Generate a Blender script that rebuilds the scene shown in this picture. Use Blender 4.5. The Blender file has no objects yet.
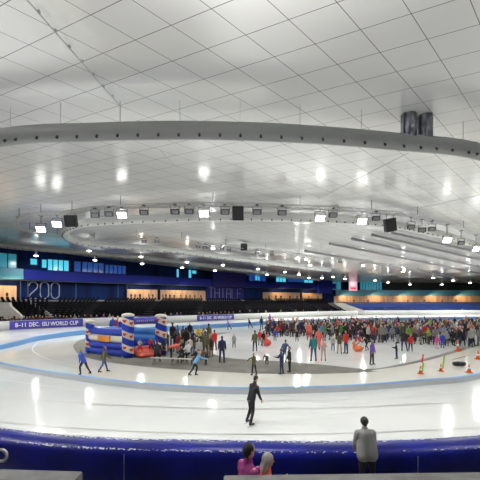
import bpy, bmesh, math, random
from mathutils import Vector, Matrix
random.seed(7)
C = bpy.context.scene.collection
PI = math.pi
F, EYE, HOR = 350.0, 4.2, 300.0          # focal length in px, eye height, horizon row

# ------------------------------------------------------------------ materials
MATS = {}
def mat(name, col, rough=0.6, metal=0.0, spec=0.5, emit=0.0, ecol=None, coat=0.0):
    if name in MATS: return MATS[name]
    m = bpy.data.materials.new(name); m.use_nodes = True
    nt = m.node_tree; b = nt.nodes['Principled BSDF']
    b.inputs['Base Color'].default_value = (*col, 1); b.inputs['Roughness'].default_value = rough
    b.inputs['Metallic'].default_value = metal; b.inputs['Specular IOR Level'].default_value = spec
    b.inputs['Coat Weight'].default_value = coat
    if emit:
        b.inputs['Emission Color'].default_value = (*(ecol or col), 1); b.inputs['Emission Strength'].default_value = emit
    MATS[name] = m
    return m
def node(nt, t, **kw):
    n = nt.nodes.new(t)
    for k, v in kw.items(): setattr(n, k, v)
    return n
def mottled(name, c1, c2, scale, rough=0.6, bump=0.0, spec=0.5, detail=4, coords='Object', stretch=(1,1,1)):
    m = mat(name, c1, rough, spec=spec); nt = m.node_tree; b = nt.nodes['Principled BSDF']
    tc = node(nt, 'ShaderNodeTexCoord'); mp = node(nt, 'ShaderNodeMapping'); mp.inputs['Scale'].default_value = stretch
    ns = node(nt, 'ShaderNodeTexNoise'); ns.inputs['Scale'].default_value = scale; ns.inputs['Detail'].default_value = detail
    cr = node(nt, 'ShaderNodeValToRGB'); cr.color_ramp.elements[0].color = (*c1, 1); cr.color_ramp.elements[1].color = (*c2, 1)
    cr.color_ramp.elements[0].position = .35; cr.color_ramp.elements[1].position = .65
    nt.links.new(tc.outputs[coords], mp.inputs[0]); nt.links.new(mp.outputs[0], ns.inputs['Vector'])
    nt.links.new(ns.outputs['Fac'], cr.inputs[0]); nt.links.new(cr.outputs[0], b.inputs['Base Color'])
    if bump:
        bp = node(nt, 'ShaderNodeBump'); bp.inputs['Strength'].default_value = bump; bp.inputs['Distance'].default_value = .05
        nt.links.new(ns.outputs['Fac'], bp.inputs['Height']); nt.links.new(bp.outputs[0], b.inputs['Normal'])
    return m

ice_outer = mottled('ice_outer', (.80,.82,.81), (.87,.885,.87), .25, .085, 0, .14)
ice_warm = mottled('ice_warm', (.81,.795,.71), (.87,.855,.77), .3, .09, 0, .14)
ice_in = mottled('ice_infield', (.80,.82,.81), (.88,.89,.88), .4, .09, 0, .14)
rubber = mottled('rubber_matting', (.19,.185,.165), (.25,.24,.215), .8, .85, spec=.05)
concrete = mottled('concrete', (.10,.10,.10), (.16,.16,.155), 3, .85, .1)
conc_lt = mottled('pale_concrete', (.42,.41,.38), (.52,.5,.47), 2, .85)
walk = mottled('walkway_concrete', (.10,.10,.10), (.15,.15,.15), 1, .8)
black = mat('black_plastic', (.012,.012,.014), .5)
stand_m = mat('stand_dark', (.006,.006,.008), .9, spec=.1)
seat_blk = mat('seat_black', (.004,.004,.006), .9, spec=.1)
seat_blue = mat('seat_blue', (.02,.05,.22), .5)
white_pad = mat('white_board', (.58,.59,.58), .5)
blue_pad = mottled('blue_vinyl', (.003,.005,.11), (.004,.009,.20), 1.2, .35, .25, .22)
kerb_blue = mat('kerb_blue', (.13,.32,.64), .4)
kerb_white = mat('kerb_white', (.55,.58,.60), .5)
snow = mat('snow', (.9,.92,.95), .8)  # also colours the specks that imitate glints on the blue barrier
steel = mat('galvanised_steel', (.45,.46,.46), .4, .6)
duct_m = mat('duct_metal', (.33,.34,.335), .5, .15)
duct_in = mat('duct_white', (.72,.73,.72), .5, .1)
riser_m = mottled('riser_foil', (.08,.09,.12), (.45,.48,.52), 1.6, .3, .3, stretch=(3,3,.5)); riser_m.node_tree.nodes['Principled BSDF'].inputs['Metallic'].default_value = .8
dark_m = mat('nozzle_dark', (.03,.03,.03), .5)
truss_m = mat('truss_grey', (.50,.51,.51), .5, .3)
lamp_m = mat('lamp_housing', (.10,.10,.11), .5, .3)
lampw_m = mat('lamp_housing_white', (.6,.6,.6), .5)
lens_on = mat('lens_lit', (1,1,.97), .3, emit=9, ecol=(1,.98,.92))
lens_spot = mat('spot_lit', (1,1,.97), .3, emit=10, ecol=(1,.97,.88))
lens_off = mat('lens_unlit', (.30,.31,.33), .15, spec=.8)
fascia_blue = mat('fascia_blue', (.006,.014,.20), .5, spec=.15)
fascia_teal = mat('fascia_teal', (.05,.24,.33), .4)
fascia_purple = mat('wall_purple', (.018,.016,.14), .5, spec=.15)
navy = mottled('navy_wall', (.004,.010,.05), (.006,.022,.10), .5, .7, spec=.1, stretch=(1,1,.1))
line_grey = mat('line_grey', (.55,.54,.52), .3)
line_dark = mat('line_dark', (.10,.10,.10), .4)
skin = mat('skin', (.55,.33,.24), .55)
cyan_win = mat('window_cyan', (.05,.35,.5), .2, emit=0.73, ecol=(.10,.72,.95))
blue_win = mat('window_blue', (.02,.08,.3), .2, emit=0.23, ecol=(.03,.17,.75))
teal_win = mat('window_teal', (.03,.2,.28), .2, emit=0.30, ecol=(.06,.5,.66))
dark_win = mat('window_dark', (.01,.02,.03), .15)
frame_m = mat('window_frame_dark', (.02,.03,.05), .5)
neon = mat('numeral_white', (.19,.22,.30), .5)
wood = mottled('wood_panel', (.42,.26,.15), (.60,.40,.24), 1.2, .5, stretch=(1,1,.12))
ban_m = mat('banner_purple', (.05,.04,.34), .45)
text_w = mat('lettering_white', (.85,.85,.88), .5)
inf_blue = mat('inflatable_blue', (.03,.06,.42), .35, spec=.2)
inf_sky = mat('inflatable_light_blue', (.07,.25,.62), .35, spec=.2)
inf_cream = mat('inflatable_cream', (.80,.76,.64), .4)
inf_red = mat('inflatable_red', (.65,.10,.07), .4)
inf_orange = mat('inflatable_orange', (.80,.30,.05), .4)
heart_m = mat('heart_red', (.65,.03,.02), .45)
cone_o = mat('cone_orange', (.85,.16,.03), .5)
cone_g = mat('pole_green', (.25,.55,.05), .5)
cone_r = mat('pole_red', (.75,.06,.03), .5)
blade_m = mat('blade_steel', (.6,.6,.62), .25, .9)

def ceiling_material():
    m = mat('ceiling_panel', (.60,.60,.585), .22, .18, .9); nt = m.node_tree; b = nt.nodes['Principled BSDF']
    geo = node(nt, 'ShaderNodeNewGeometry'); sp = node(nt, 'ShaderNodeSeparateXYZ'); nt.links.new(geo.outputs['Position'], sp.inputs[0])
    def mth(op, a, bb):
        n = node(nt, 'ShaderNodeMath', operation=op)
        for i, v in enumerate((a, bb)):
            if v is None: continue
            if isinstance(v, (int, float)): n.inputs[i].default_value = v
            else: nt.links.new(v, n.inputs[i])
        return n.outputs[0]
    x, y = sp.outputs[0], sp.outputs[1]
    k = 11.9/12.3
    u = mth('DIVIDE', mth('ADD', mth('SUBTRACT', x, mth('MULTIPLY', y, 1.01)), 10.6*k), 2.77*k)
    v = mth('DIVIDE', mth('SUBTRACT', mth('ADD', y, mth('MULTIPLY', x, .474)), 16.37*k), 2.16*k)
    def line(c, w):
        return mth('LESS_THAN', mth('ABSOLUTE', mth('SUBTRACT', mth('FRACT', mth('ADD', c, .5), None), .5), None), w)
    l = mth('MAXIMUM', line(u, .009), line(v, .010))
    mix = node(nt, 'ShaderNodeMix', data_type='RGBA')
    mix.inputs['A'].default_value = (.86,.865,.855,1); mix.inputs['B'].default_value = (.22,.22,.22,1)
    nt.links.new(l, mix.inputs['Factor'])
    # each panel reads a touch differently
    fl = node(nt, 'ShaderNodeCombineXYZ'); nt.links.new(mth('ROUND', u, None), fl.inputs[0]); nt.links.new(mth('ROUND', v, None), fl.inputs[1])
    nt.links.new(mix.outputs['Result'], b.inputs['Base Color'])
    ns = node(nt, 'ShaderNodeTexNoise'); ns.inputs['Scale'].default_value = .35; ns.inputs['Detail'].default_value = 2
    nt.links.new(geo.outputs['Position'], ns.inputs['Vector'])
    bp = node(nt, 'ShaderNodeBump'); bp.inputs['Strength'].default_value = .10; bp.inputs['Distance'].default_value = .3
    nt.links.new(ns.outputs['Fac'], bp.inputs['Height']); nt.links.new(bp.outputs[0], b.inputs['Normal'])
    return m
ceil_m = ceiling_material()

# ------------------------------------------------------------------ helpers
def link(o, parent=None):
    C.objects.link(o)
    if parent is not None: o.parent = parent
    return o
def tag(o, label, cat, group=None, kind=None):
    if label: o['label'] = label
    if cat: o['category'] = cat
    if group: o['group'] = group
    if kind: o['kind'] = kind
    return o
def thing(name, label, cat, loc=(0,0,0), rz=0.0, group=None, scale=1.0):
    o = bpy.data.objects.new(name, None); o.empty_display_size = .2
    o.location = loc; o.rotation_euler = (0, 0, rz); o.scale = (scale,)*3
    return tag(link(o), label, cat, group)
def obj(name, bm, m, parent=None, smooth=False):
    bmesh.ops.recalc_face_normals(bm, faces=bm.faces)
    me = bpy.data.meshes.new(name); bm.to_mesh(me); bm.free()
    for x in (m if isinstance(m, (list, tuple)) else [m]): me.materials.append(x)
    if smooth:
        for p in me.polygons: p.use_smooth = True
    return link(bpy.data.objects.new(name, me), parent)
def struct(name, bm, m, smooth=False, parent=None):
    o = obj(name, bm, m, parent, smooth)
    if parent is None: o['kind'] = 'structure'
    return o
def box(bm, cx, cy, cz, sx, sy, sz, rot=None, mi=0):
    M = Matrix.Translation((cx,cy,cz)) @ (rot.to_4x4() if rot else Matrix()) @ Matrix.Diagonal((sx,sy,sz,1))
    r = bmesh.ops.create_cube(bm, size=1, matrix=M)
    for f in {f for v in r['verts'] for f in v.link_faces}: f.material_index = mi
def cone(bm, p0, p1, r0, r1, n=12, caps=True, mi=0):
    p0, p1 = Vector(p0), Vector(p1); d = p1-p0
    q = d.to_track_quat('Z', 'Y').to_matrix().to_4x4()
    r = bmesh.ops.create_cone(bm, cap_ends=caps, segments=n, radius1=max(r0,1e-4), radius2=max(r1,1e-4), depth=max(d.length,1e-4), matrix=Matrix.Translation((p0+p1)/2) @ q)
    for f in {f for v in r['verts'] for f in v.link_faces}: f.material_index = mi
def ball(bm, c, r, n=12, axes=None, rot=None, mi=0):
    s = axes or (r, r, r)
    M = Matrix.Translation(c) @ (rot.to_4x4() if rot else Matrix()) @ Matrix.Diagonal((*s, 1))
    q = bmesh.ops.create_uvsphere(bm, u_segments=n, v_segments=max(6, n*2//3), radius=1, matrix=M)
    for f in {f for v in q['verts'] for f in v.link_faces}: f.material_index = mi
def capsule(bm, p0, p1, r0, r1, n=12):
    cone(bm, p0, p1, r0, r1, n); ball(bm, p0, r0, n); ball(bm, p1, r1, n)
def catmull(pts, k=8, closed=False):
    P = [Vector(p) for p in pts]; n = len(P); out = []
    for i in range(n if closed else n-1):
        if closed: a, b, c, d = P[i-1], P[i], P[(i+1)%n], P[(i+2)%n]
        else:
            b, c = P[i], P[i+1]; a = P[i-1] if i else b*2-c; d = P[i+2] if i+2 < n else c*2-b
        for j in range(k):
            t = j/k
            out.append(.5*((2*b)+(c-a)*t+(2*a-5*b+4*c-d)*t*t+(3*b-a-3*c+d)*t**3))
    if not closed: out.append(P[-1])
    return out
def tube(bm, pts, r, n=12, closed=False):
    rings = []; N = len(pts)
    for i, p in enumerate(pts):
        a = pts[i-1] if (i or closed) else p; b = pts[(i+1)%N] if (i < N-1 or closed) else p
        t = (b-a).normalized(); s = t.cross(Vector((0,0,1)))
        s = s.normalized() if s.length > 1e-4 else Vector((1,0,0)); u = s.cross(t)
        rings.append([bm.verts.new(p + (s*math.cos(2*PI*k/n)+u*math.sin(2*PI*k/n))*r) for k in range(n)])
    for i in range(N if closed else N-1):
        A, B = rings[i], rings[(i+1)%N]
        for k in range(n): bm.faces.new((A[k], A[(k+1)%n], B[(k+1)%n], B[k]))
    if not closed: bm.faces.new(rings[0]); bm.faces.new(rings[-1][::-1])
def normals2(path):
    out = []
    for i in range(len(path)):
        a, b = path[max(i-1,0)], path[min(i+1,len(path)-1)]
        t = Vector((b[0]-a[0], b[1]-a[1])).normalized(); out.append(Vector((-t.y, t.x)))
    return out
def offset(path, d):
    return [Vector((p[0]+n.x*d, p[1]+n.y*d, p[2] if len(p) > 2 else 0)) for p, n in zip(path, normals2(path))]
def sweep(bm, path, prof, mi=None, hs=None, closed_prof=True):
    """prof: (offset outward, height) points carried along the path"""
    N = normals2(path); rows = []
    for i, (p, n) in enumerate(zip(path, N)):
        k = hs[i] if hs else 1
        rows.append([bm.verts.new((p[0]+n.x*o, p[1]+n.y*o, h*k)) for o, h in prof])
    m = len(prof)
    for i in range(len(path)-1):
        for j in range(m if closed_prof else m-1):
            f = bm.faces.new((rows[i][j], rows[i][(j+1)%m], rows[i+1][(j+1)%m], rows[i+1][j]))
            if mi: f.material_index = mi[j]
    if closed_prof: bm.faces.new(rows[0]); bm.faces.new(rows[-1][::-1])
def polygon(bm, pts, z):
    f = bm.faces.new([bm.verts.new((p[0], p[1], z)) for p in pts]); bmesh.ops.triangulate(bm, faces=[f])
def ribbon(bm, path, w, z):
    N = normals2(path); rows = [[bm.verts.new((p[0]+n.x*o, p[1]+n.y*o, z)) for o in (-w/2, w/2)] for p, n in zip(path, N)]
    for a, b in zip(rows, rows[1:]): bm.faces.new((a[0], a[1], b[1], b[0]))
def G(px, py, h=0.0):                 # the point of height h seen at a pixel of the photograph
    z = F*(EYE-h)/(py-HOR); return Vector(((px-240)/F*z, z, h))
def Hc(y): return EYE + 11.9 - .06*max(0, y-55)
def R(px, py, off):                   # the point hanging 'off' below the ceiling
    z = (11.9+3.3-off)/((HOR-py)/F+.06)
    if z < 55: z = (11.9-off)*F/(HOR-py)
    return Vector(((px-240)/F*z, z, Hc(z)-off))
def onpath(px, path):                 # where the sight line of a column meets a wall line
    k = (px-240)/F
    for a, b in zip(path, path[1:]):
        fa, fb = a[0]-k*a[1], b[0]-k*b[1]
        if fa*fb <= 0 and fa != fb:
            t = fa/(fa-fb); return Vector((a[0]+(b[0]-a[0])*t, a[1]+(b[1]-a[1])*t, 0))
def text_bm(s, size):
    cu = bpy.data.curves.new('t', 'FONT'); cu.body = s; cu.size = size; cu.extrude = .01; cu.resolution_u = 2; cu.offset = size*.012
    o = bpy.data.objects.new('t', cu); C.objects.link(o)
    dg = bpy.context.evaluated_depsgraph_get(); me = bpy.data.meshes.new_from_object(o.evaluated_get(dg))
    bm = bmesh.new(); bm.from_mesh(me); bpy.data.objects.remove(o); bpy.data.meshes.remove(me); bpy.data.curves.remove(cu)
    return bm
ORD = ['first','second','third','fourth','fifth','sixth','seventh','eighth','ninth','tenth','eleventh','twelfth','thirteenth','fourteenth','fifteenth','sixteenth','seventeenth','eighteenth','nineteenth','twentieth','twenty-first','twenty-second','twenty-third','twenty-fourth','twenty-fifth','twenty-sixth','twenty-seventh','twenty-eighth','twenty-ninth','thirtieth']
def ordi(i): return ORD[i] if i < len(ORD) else f'{ORD[i%10]} of the later'

# ------------------------------------------------------------------ camera, world
cd = bpy.data.cameras.new('camera'); cd.sensor_width = 36; cd.lens = F/480*36; cd.shift_y = 60/480; cd.clip_end = 500
cam = link(bpy.data.objects.new('camera', cd)); cam.location = (0, 0, EYE); cam.rotation_euler = (PI/2, 0, 0)
sc = bpy.context.scene; sc.camera = cam
w = bpy.data.worlds.new('world'); sc.world = w; w.use_nodes = True
w.node_tree.nodes['Background'].inputs[0].default_value = (.80,.86,.90,1); w.node_tree.nodes['Background'].inputs[1].default_value = .30
sc.view_settings.view_transform = 'Standard'; sc.view_settings.look = 'None'; sc.view_settings.gamma = 1
sc.view_settings.exposure = 0.08; sc.view_settings.use_curve_mapping = False

# ------------------------------------------------------------------ the ice
NEAR = [Vector((x, y+(.3 if y < 12 else 0), 0)) for x, y in ((40,31),(28,19.5),(20,13.8),(12,9.6),(5.3,7.75),(0,7.5),(-5.6,8.2),(-13,11.5),(-22,18),(-29,26.5),(-33.5,36))]
NEAR = catmull(NEAR, 8)
FAR = [Vector((x, y, 0)) for x, y in ((-33.5,36),(-33.9,41),(-33.4,45),(-32,49.2),(-24.9,55.7),(-7.6,67.5),(15,86),(31,95),(45,99.5),(150,103))]
FARC = catmull(FAR, 8)
bm = bmesh.new(); polygon(bm, [(-140,-15),(220,-15),(220,150),(-140,150)], -.03); struct('ground_slab', bm, walk)
bm = bmesh.new(); polygon(bm, [(p.x, p.y) for p in NEAR] + [(p.x, p.y) for p in FARC[1:]] + [(150,40)], 0); struct('floor', bm, ice_outer)

KN = [G(*p) for p in ((480,379),(420,386),(360,391),(300,393.5),(250,394.5),(200,393),(140,389),(80,381.5),(0,368))]
KF = [G(*p) for p in ((0,349),(20,344.5),(40,340),(83,334.5),(120,332.5),(180,330),(240,326.5),(270,324.5))]
KERB = catmull([Vector((34,34,0)), Vector((21,24.5,0))] + KN + [Vector((-20.6,26.5,0))] + KF + [Vector((20,67.5,0)), Vector((45,74,0)), Vector((80,78,0))], 8)
hs = [min(1, max(0, (p.y-20)/25))*(1 if p.x < 12 else 1) for p in KERB]
hs = [.28+.36*t if p.x < 20 or p.y > 50 else .28 for t, p in zip(hs, KERB)]
bm = bmesh.new(); polygon(bm, [(p.x, p.y) for p in KERB], .006); struct('warm_up_lane', bm, ice_warm)
kb = bmesh.new(); sweep(kb, KERB, [(-.30,0),(-.30,.9),(-.2,1),(-.05,1),(0,.92),(0,0)], mi=[0,0,0,0,1,1], hs=hs)
tag(obj('lane_kerb', kb, [kerb_blue, kerb_white]), 'low blue and white padded kerb curving between the outer track and the inner lane', 'kerb')

GREY = [G(*p) for p in ((75,350.5),(82,356),(100,361),(130,365.2),(160,368.3),(200,371),(240,373),(280,374),(330,373.8),(390,370.5),(440,363),(480,353),(510,345),(480,338),(400,334),(300,331),(200,333),(110,336.5),(84,339),(74,344.5))]
bm = bmesh.new(); polygon(bm, catmull(GREY, 6, True), .012); struct('rubber_flooring', bm, rubber)
INF = [G(*p) for p in ((225,357.5),(280,361.5),(330,366),(370,369.5),(400,365),(430,358),(460,349),(480,343.5),(515,336),(480,326),(300,326),(240,331),(212,338),(207,348))]
INFC = catmull(INF, 6, True)
bm = bmesh.new(); polygon(bm, INFC, .018); struct('infield_ice', bm, ice_in)
rt = catmull([G(*p) for p in ((372,370.5),(400,366.5),(430,360),(460,351.5),(484,345),(520,338),(620,338),(620,350),(484,354),(440,364),(400,370.5),(380,371.5))], 4, True)
bm = bmesh.new(); polygon(bm, rt, .015); struct('warm_up_straight', bm, ice_warm)
bm = bmesh.new(); ribbon(bm, INFC[6:54], .22, .024); struct('rink_edge_line', bm, line_dark)
for nm, pts, m, wd in (('lane_line', ((-40,394),(0,398),(120,405.5),(240,409),(360,407),(480,401),(540,396)), line_grey, .07),
                       ('outer_line', ((-40,418),(0,422.5),(120,431),(240,434.5),(360,433),(480,428),(540,424)), line_grey, .05),
                       ('start_curve_line', ((110,331),(70,334),(45,339),(34,346),(34,352),(50,360),(80,367),(130,374)), line_grey, .10),
                       ('inner_curve_line', ((0,380),(60,388),(120,395),(200,400),(300,400.5),(400,397),(480,390)), mat('line_faint', (.70,.70,.69), .3), .05)):
    bm = bmesh.new(); ribbon(bm, catmull([G(*p) for p in pts], 8), wd, .02); struct(nm, bm, m)

# ------------------------------------------------------------------ near barrier
t = thing('padded_barrier', 'long curved barrier of dark blue vinyl pads along the bottom of the photo', 'barrier')
bm = bmesh.new(); sweep(bm, NEAR, [(0,0),(0,1.02),(.06,1.1),(.18,1.13),(.45,1.12),(.58,1.06),(.64,.95),(.64,0)])
obj('pad', bm, blue_pad, t, True)
NC = NEAR
def near_at(px, d):
    p = onpath(px, offset(NC, d)); return p
for px in (124, 418):
    p = near_at(px, .66); bm = bmesh.new(); box(bm, p.x, p.y, .55, .012, .02, .9); obj('seam', bm, mat('seam_pale', (.25,.25,.4), .5), t)
bm = bmesh.new()
for i in range(900):
    px = random.choice([random.uniform(-10, 490), random.uniform(30, 340), random.gauss(130, 50)])
    row = random.random()
    d = random.uniform(.02, .22) if row < .72 else random.uniform(.54, .62)  # second row, on the near edge: white specks imitating a dotted highlight
    if row >= .72 and px > 250 and random.random() < .4: continue
    p = near_at(min(488, max(-8, px)), d)
    if not p: continue
    r = random.uniform(.006, .020) if row < .72 else random.uniform(.005, .013)
    zz = 1.11 + .02 if row < .72 else 1.075
    bmesh.ops.create_icosphere(bm, subdivisions=1, radius=r, matrix=Matrix.Translation((p.x, p.y, zz if d > .1 else 1.10)) @ Matrix.Diagonal((random.uniform(1,3),1,.6,1)))
tag(obj('snow_and_glint_specks', bm, snow), 'scraps of scraped snow and white specks imitating glints atop the blue barrier', 'snow', kind='stuff')

# ------------------------------------------------------------------ far barrier, banners
bm = bmesh.new(); sweep(bm, FARC, [(0,0),(0,1.18),(.08,1.25),(.5,1.25),(.55,1.18),(.55,0)])
tag(obj('white_barrier', bm, white_pad, None, True), 'long white padded barrier along the far side of the ice below the stands', 'barrier')
def banner(px0, px1, label, h0, h1):
    path = []
    for i in range(25):
        path.append(onpath(px0+(px1-px0)*i/24, offset(FARC, -.03)))
    t = thing('banner', label, 'banner')
    bm = bmesh.new(); sweep(bm, path, [(0,h0),(0,h1),(.02,h1),(.02,h0)]); obj('cloth', bm, ban_m, t)
    L = [0]
    for a, b in zip(path, path[1:]): L.append(L[-1]+(b-a).length)
    N = normals2(path)
    for nm, words, u0, u1 in (('date_lettering', '8–11', .07, .205), ('month_lettering', 'DEC.', .25, .385), ('event_lettering', 'ISU WORLD CUP', .425, .93)):
        tb = text_bm(words, 1.0)
        xs = [v.co.x for v in tb.verts]; ys = [v.co.y for v in tb.verts]; x0, x1, y0, y1 = min(xs), max(xs), min(ys), max(ys)
        for v in tb.verts:
            q = L[-1]*(u0+(u1-u0)*(v.co.x-x0)/(x1-x0)); hh = h0+(h1-h0)*(.24+.52*(v.co.y-y0)/(y1-y0))
            i = max(k for k in range(24) if L[k] <= q+1e-6); f = (q-L[i])/(L[i+1]-L[i])
            p = path[i].lerp(path[i+1], f) + Vector((N[i].x, N[i].y, 0))*(-.03-v.co.z); v.co = (p.x, p.y, hh)
        obj(nm, tb, text_w, t)
banner(9.5, 83, 'purple banner with the white words ISU WORLD CUP on the far left barrier', .03, 1.24)
banner(197, 234, 'smaller purple banner with white lettering on the far barrier right of the bouncy castle', .15, 1.25)

# ------------------------------------------------------------------ stands, concourse and walls
WB = [Vector((x, y, 0)) for x, y in ((-82,40),(-72,46),(-62,55),(-50,68),(-35,84),(-13,103),(8,122),(30,134),(50,138.5),(190,142))]
# front line matched point for point
FRN = offset(FAR, 2.6)
def stand(i0, i1, h1, rows, m, name, seatm, seatlabel):
    A = FRN[i0:i1+1]; B = [FRN[i].lerp(offset(WB, -4.0)[i], 1.0) for i in range(i0, i1+1)]
    def res(P):
        out = []
        for a, b in zip(P, P[1:]): out += [a.lerp(b, k/12) for k in range(12)]
        return out + [P[-1]]
    A, B = res(A), res(B); bm = bmesh.new(); prev = None; sb = bmesh.new()
    for r in range(rows+1):
        t0 = r/rows; z = .9+(h1-.9)*t0
        lo = [bm.verts.new(a.lerp(b, t0)+Vector((0,0,max(0, z-(h1-.9)/rows) if r else 0))) for a, b in zip(A, B)]
        hi = [bm.verts.new(a.lerp(b, t0)+Vector((0,0,z))) for a, b in zip(A, B)]
        if prev:
            for i in range(len(A)-1): bm.faces.new((prev[i], prev[i+1], lo[i+1], lo[i]))
        for i in range(len(A)-1): bm.faces.new((lo[i], lo[i+1], hi[i+1], hi[i]))
        prev = hi
        if r < rows:
            for i in range(len(A)-1):
                a0, a1 = A[i].lerp(B[i], t0+.45/rows), A[i+1].lerp(B[i+1], t0+.45/rows)
                d = (a1-a0); n = max(1, int(d.length/.62)); ang = math.atan2(d.y, d.x); rot = Matrix.Rotation(ang, 3, 'Z'); nn = Vector((-d.y, d.x, 0)).normalized()
                for k in range(n):
                    if seatm is seat_blk and (i % 6 == 0 and k < 2): continue
                    p = a0+d*((k+.5)/n)
                    box(sb, p.x, p.y, z+.42, .46, .42, .06, rot); q = p+nn*.22; box(sb, q.x, q.y, z+.66, .46, .06, .46, rot)
    struct(name, bm, m)
    o = obj('grandstand_seat_rows', sb, seatm); tag(o, seatlabel, 'seating', kind='stuff')
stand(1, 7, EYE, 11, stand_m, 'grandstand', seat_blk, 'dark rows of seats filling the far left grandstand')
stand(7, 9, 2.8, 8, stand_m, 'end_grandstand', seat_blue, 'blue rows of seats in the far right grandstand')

def wallband(name, path, px0, px1, off, h0, h1, m, th=.15, n=10):
    P = offset(path, off)
    pts = [onpath(px0+(px1-px0)*i/n, P) for i in range(n+1)] if px0 is not None else P
    bm = bmesh.new(); sweep(bm, pts, [(0,h0),(0,h1),(th,h1),(th,h0)]); return struct(name, bm, m)
E = EYE
bm = bmesh.new(); sweep(bm, WB, [(0,0),(0,E+13),(.4,E+13),(.4,0)]); struct('wall_far', bm, navy)
bm = bmesh.new(); sweep(bm, WB[:8], [(-5.5,E-.3),(-5.5,E),(0,E),(0,E-.3)]); struct('concourse_slab', bm, walk)
bm = bmesh.new(); sweep(bm, WB[7:], [(-5.5,2.5),(-5.5,2.8),(0,2.8),(0,2.5)]); struct('end_concourse_slab', bm, walk)
bm = bmesh.new(); sweep(bm, WB[:8], [(-2.0,E+4.0),(-2.0,E+4.2),(0,E+4.2),(0,E+4.0)]); struct('gallery_soffit', bm, frame_m)
wallband('fascia', WB, 24, 336, -2.2, E+4.2, E+6.25, fascia_blue, .2, 30)
wallband('fascia_teal', WB, -60, 23.5, -2.2, E+4.2, E+6.3, fascia_teal, .2, 10)
wallband('fascia_block', WB, 213, 246, -2.5, E+4.1, E+8.6, fascia_purple, .25, 6)
wallband('lettered_wall', WB, 206, 244, -.6, E, E+4.2, fascia_purple, .25, 6)
wallband('balcony_block', WB, 319, 332, -3.5, E+2.4, E+8.4, fascia_blue, 1.0, 6)
wallband('end_fascia', WB, 336, 640, -1.2, E+1.6, E+3.9, mat('fascia_sea', (.07,.27,.40), .4), .2, 10)
wallband('end_upper_wall', WB, 384, 640, -.5, E+3.9, E+7.5, mat('upper_dark', (.012,.016,.02), .6), .2, 10)
wn = 0
for a, b, h1, off in ((-30,16.5,E+2.9,-.5),(127,157.5,E+2.75,-.5),(160.5,205.5,E+2.75,-.8),(263,300,E+2.7,-.5),(302,322,E+2.6,-.5),(334,640,E+1.6,-.6)):
    wn += 1
    wallband(f'trim_{wn}', WB, a, b, off, E if b < 330 else 2.8, h1, wood, .15, 10 if b < 330 else 20)
    # warm strip lamps of the concourse
    P = offset(WB, off-2.6)
    for k in range(max(1, int((min(b,480)-max(a,0))/26))):
        n = max(1, int((min(b,480)-max(a,0))/26)); q = onpath(max(a,0)+(min(b,480)-max(a,0))*(k+.5)/n, P)
        ld = bpy.data.lights.new('concourse_lamp', 'AREA'); ld.shape = 'RECTANGLE'; ld.size = 5; ld.size_y = .25; ld.energy = 210; ld.color = (1,.70,.40)
        lo = link(bpy.data.objects.new('concourse_lamp', ld)); hgt = h1+.9 if b < 330 else E+1.5
        lo.location = (q.x, q.y, hgt); tgt = onpath(max(a,0)+(min(b,480)-max(a,0))*(k+.5)/n, offset(WB, 0))
        lo.rotation_euler = (Vector((tgt.x, tgt.y, hgt-2.6))-Vector(lo.location)).to_track_quat('-Z','Y').to_euler()
wi = 0
for a, b, h0, h1, m, nm in ((30,37.5,7.4,8.75,cyan_win,1),(41.5,47,6.9,8.75,cyan_win,1),(47.5,69,6.45,8.9,cyan_win,4),(-20,17,6.4,9.4,teal_win,4),(82,104,6.5,8.9,blue_win,4),(105,126,6.5,8.6,blue_win,5),(74,81,6.5,8.9,blue_win,1),
                      (176.5,179,6.35,8.7,cyan_win,1),(188.5,191.5,6.35,8.7,cyan_win,1),(192,196.5,7.6,8.6,cyan_win,1),(249,266,6.4,8.4,blue_win,4),(255,260,6.6,8.2,cyan_win,1),(276,286,6.4,8.2,cyan_win,3),(288,304,6.5,8.4,blue_win,4),(304,313,6.4,8.3,cyan_win,2),
                      (332.5,341,3.95,7.1,teal_win,2),(360,382,3.95,7.1,teal_win,8),(336,478,1.75,3.2,dark_win,20)):
    wi += 1
    if nm == 20: continue
    o = wallband(f'window_{wi}', WB, a, b, -.7, E+h0, E+h1, m, .08, 4)
    fb = bmesh.new(); P = offset(WB, -.76)
    for k in range(nm+1):
        q = onpath(a+(b-a)*k/nm, P); box(fb, q.x, q.y, E+(h0+h1)/2, .14, .14, h1-h0)
    q0, q1 = onpath(a, P), onpath(b, P); d = q1-q0
    for hh in (h0, h1): box(fb, *((q0+q1)/2).xy, E+hh, d.length, .12, .14, Matrix.Rotation(math.atan2(d.y, d.x), 3, 'Z'))
    obj('window_frame', fb, frame_m, o)
# vertical wall strips in a paler blue than the wall, on the left of the hall
for k, px in enumerate((20.5, 28, 76, 118, 127)):
    q = onpath(px, offset(WB, -.6)); bm = bmesh.new(); box(bm, q.x, q.y, E+2.1, .12, .12, 4.2); struct(f'trim_{wn+1+k}', bm, mat('strip_blue', (.05,.10,.22), .5))

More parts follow.
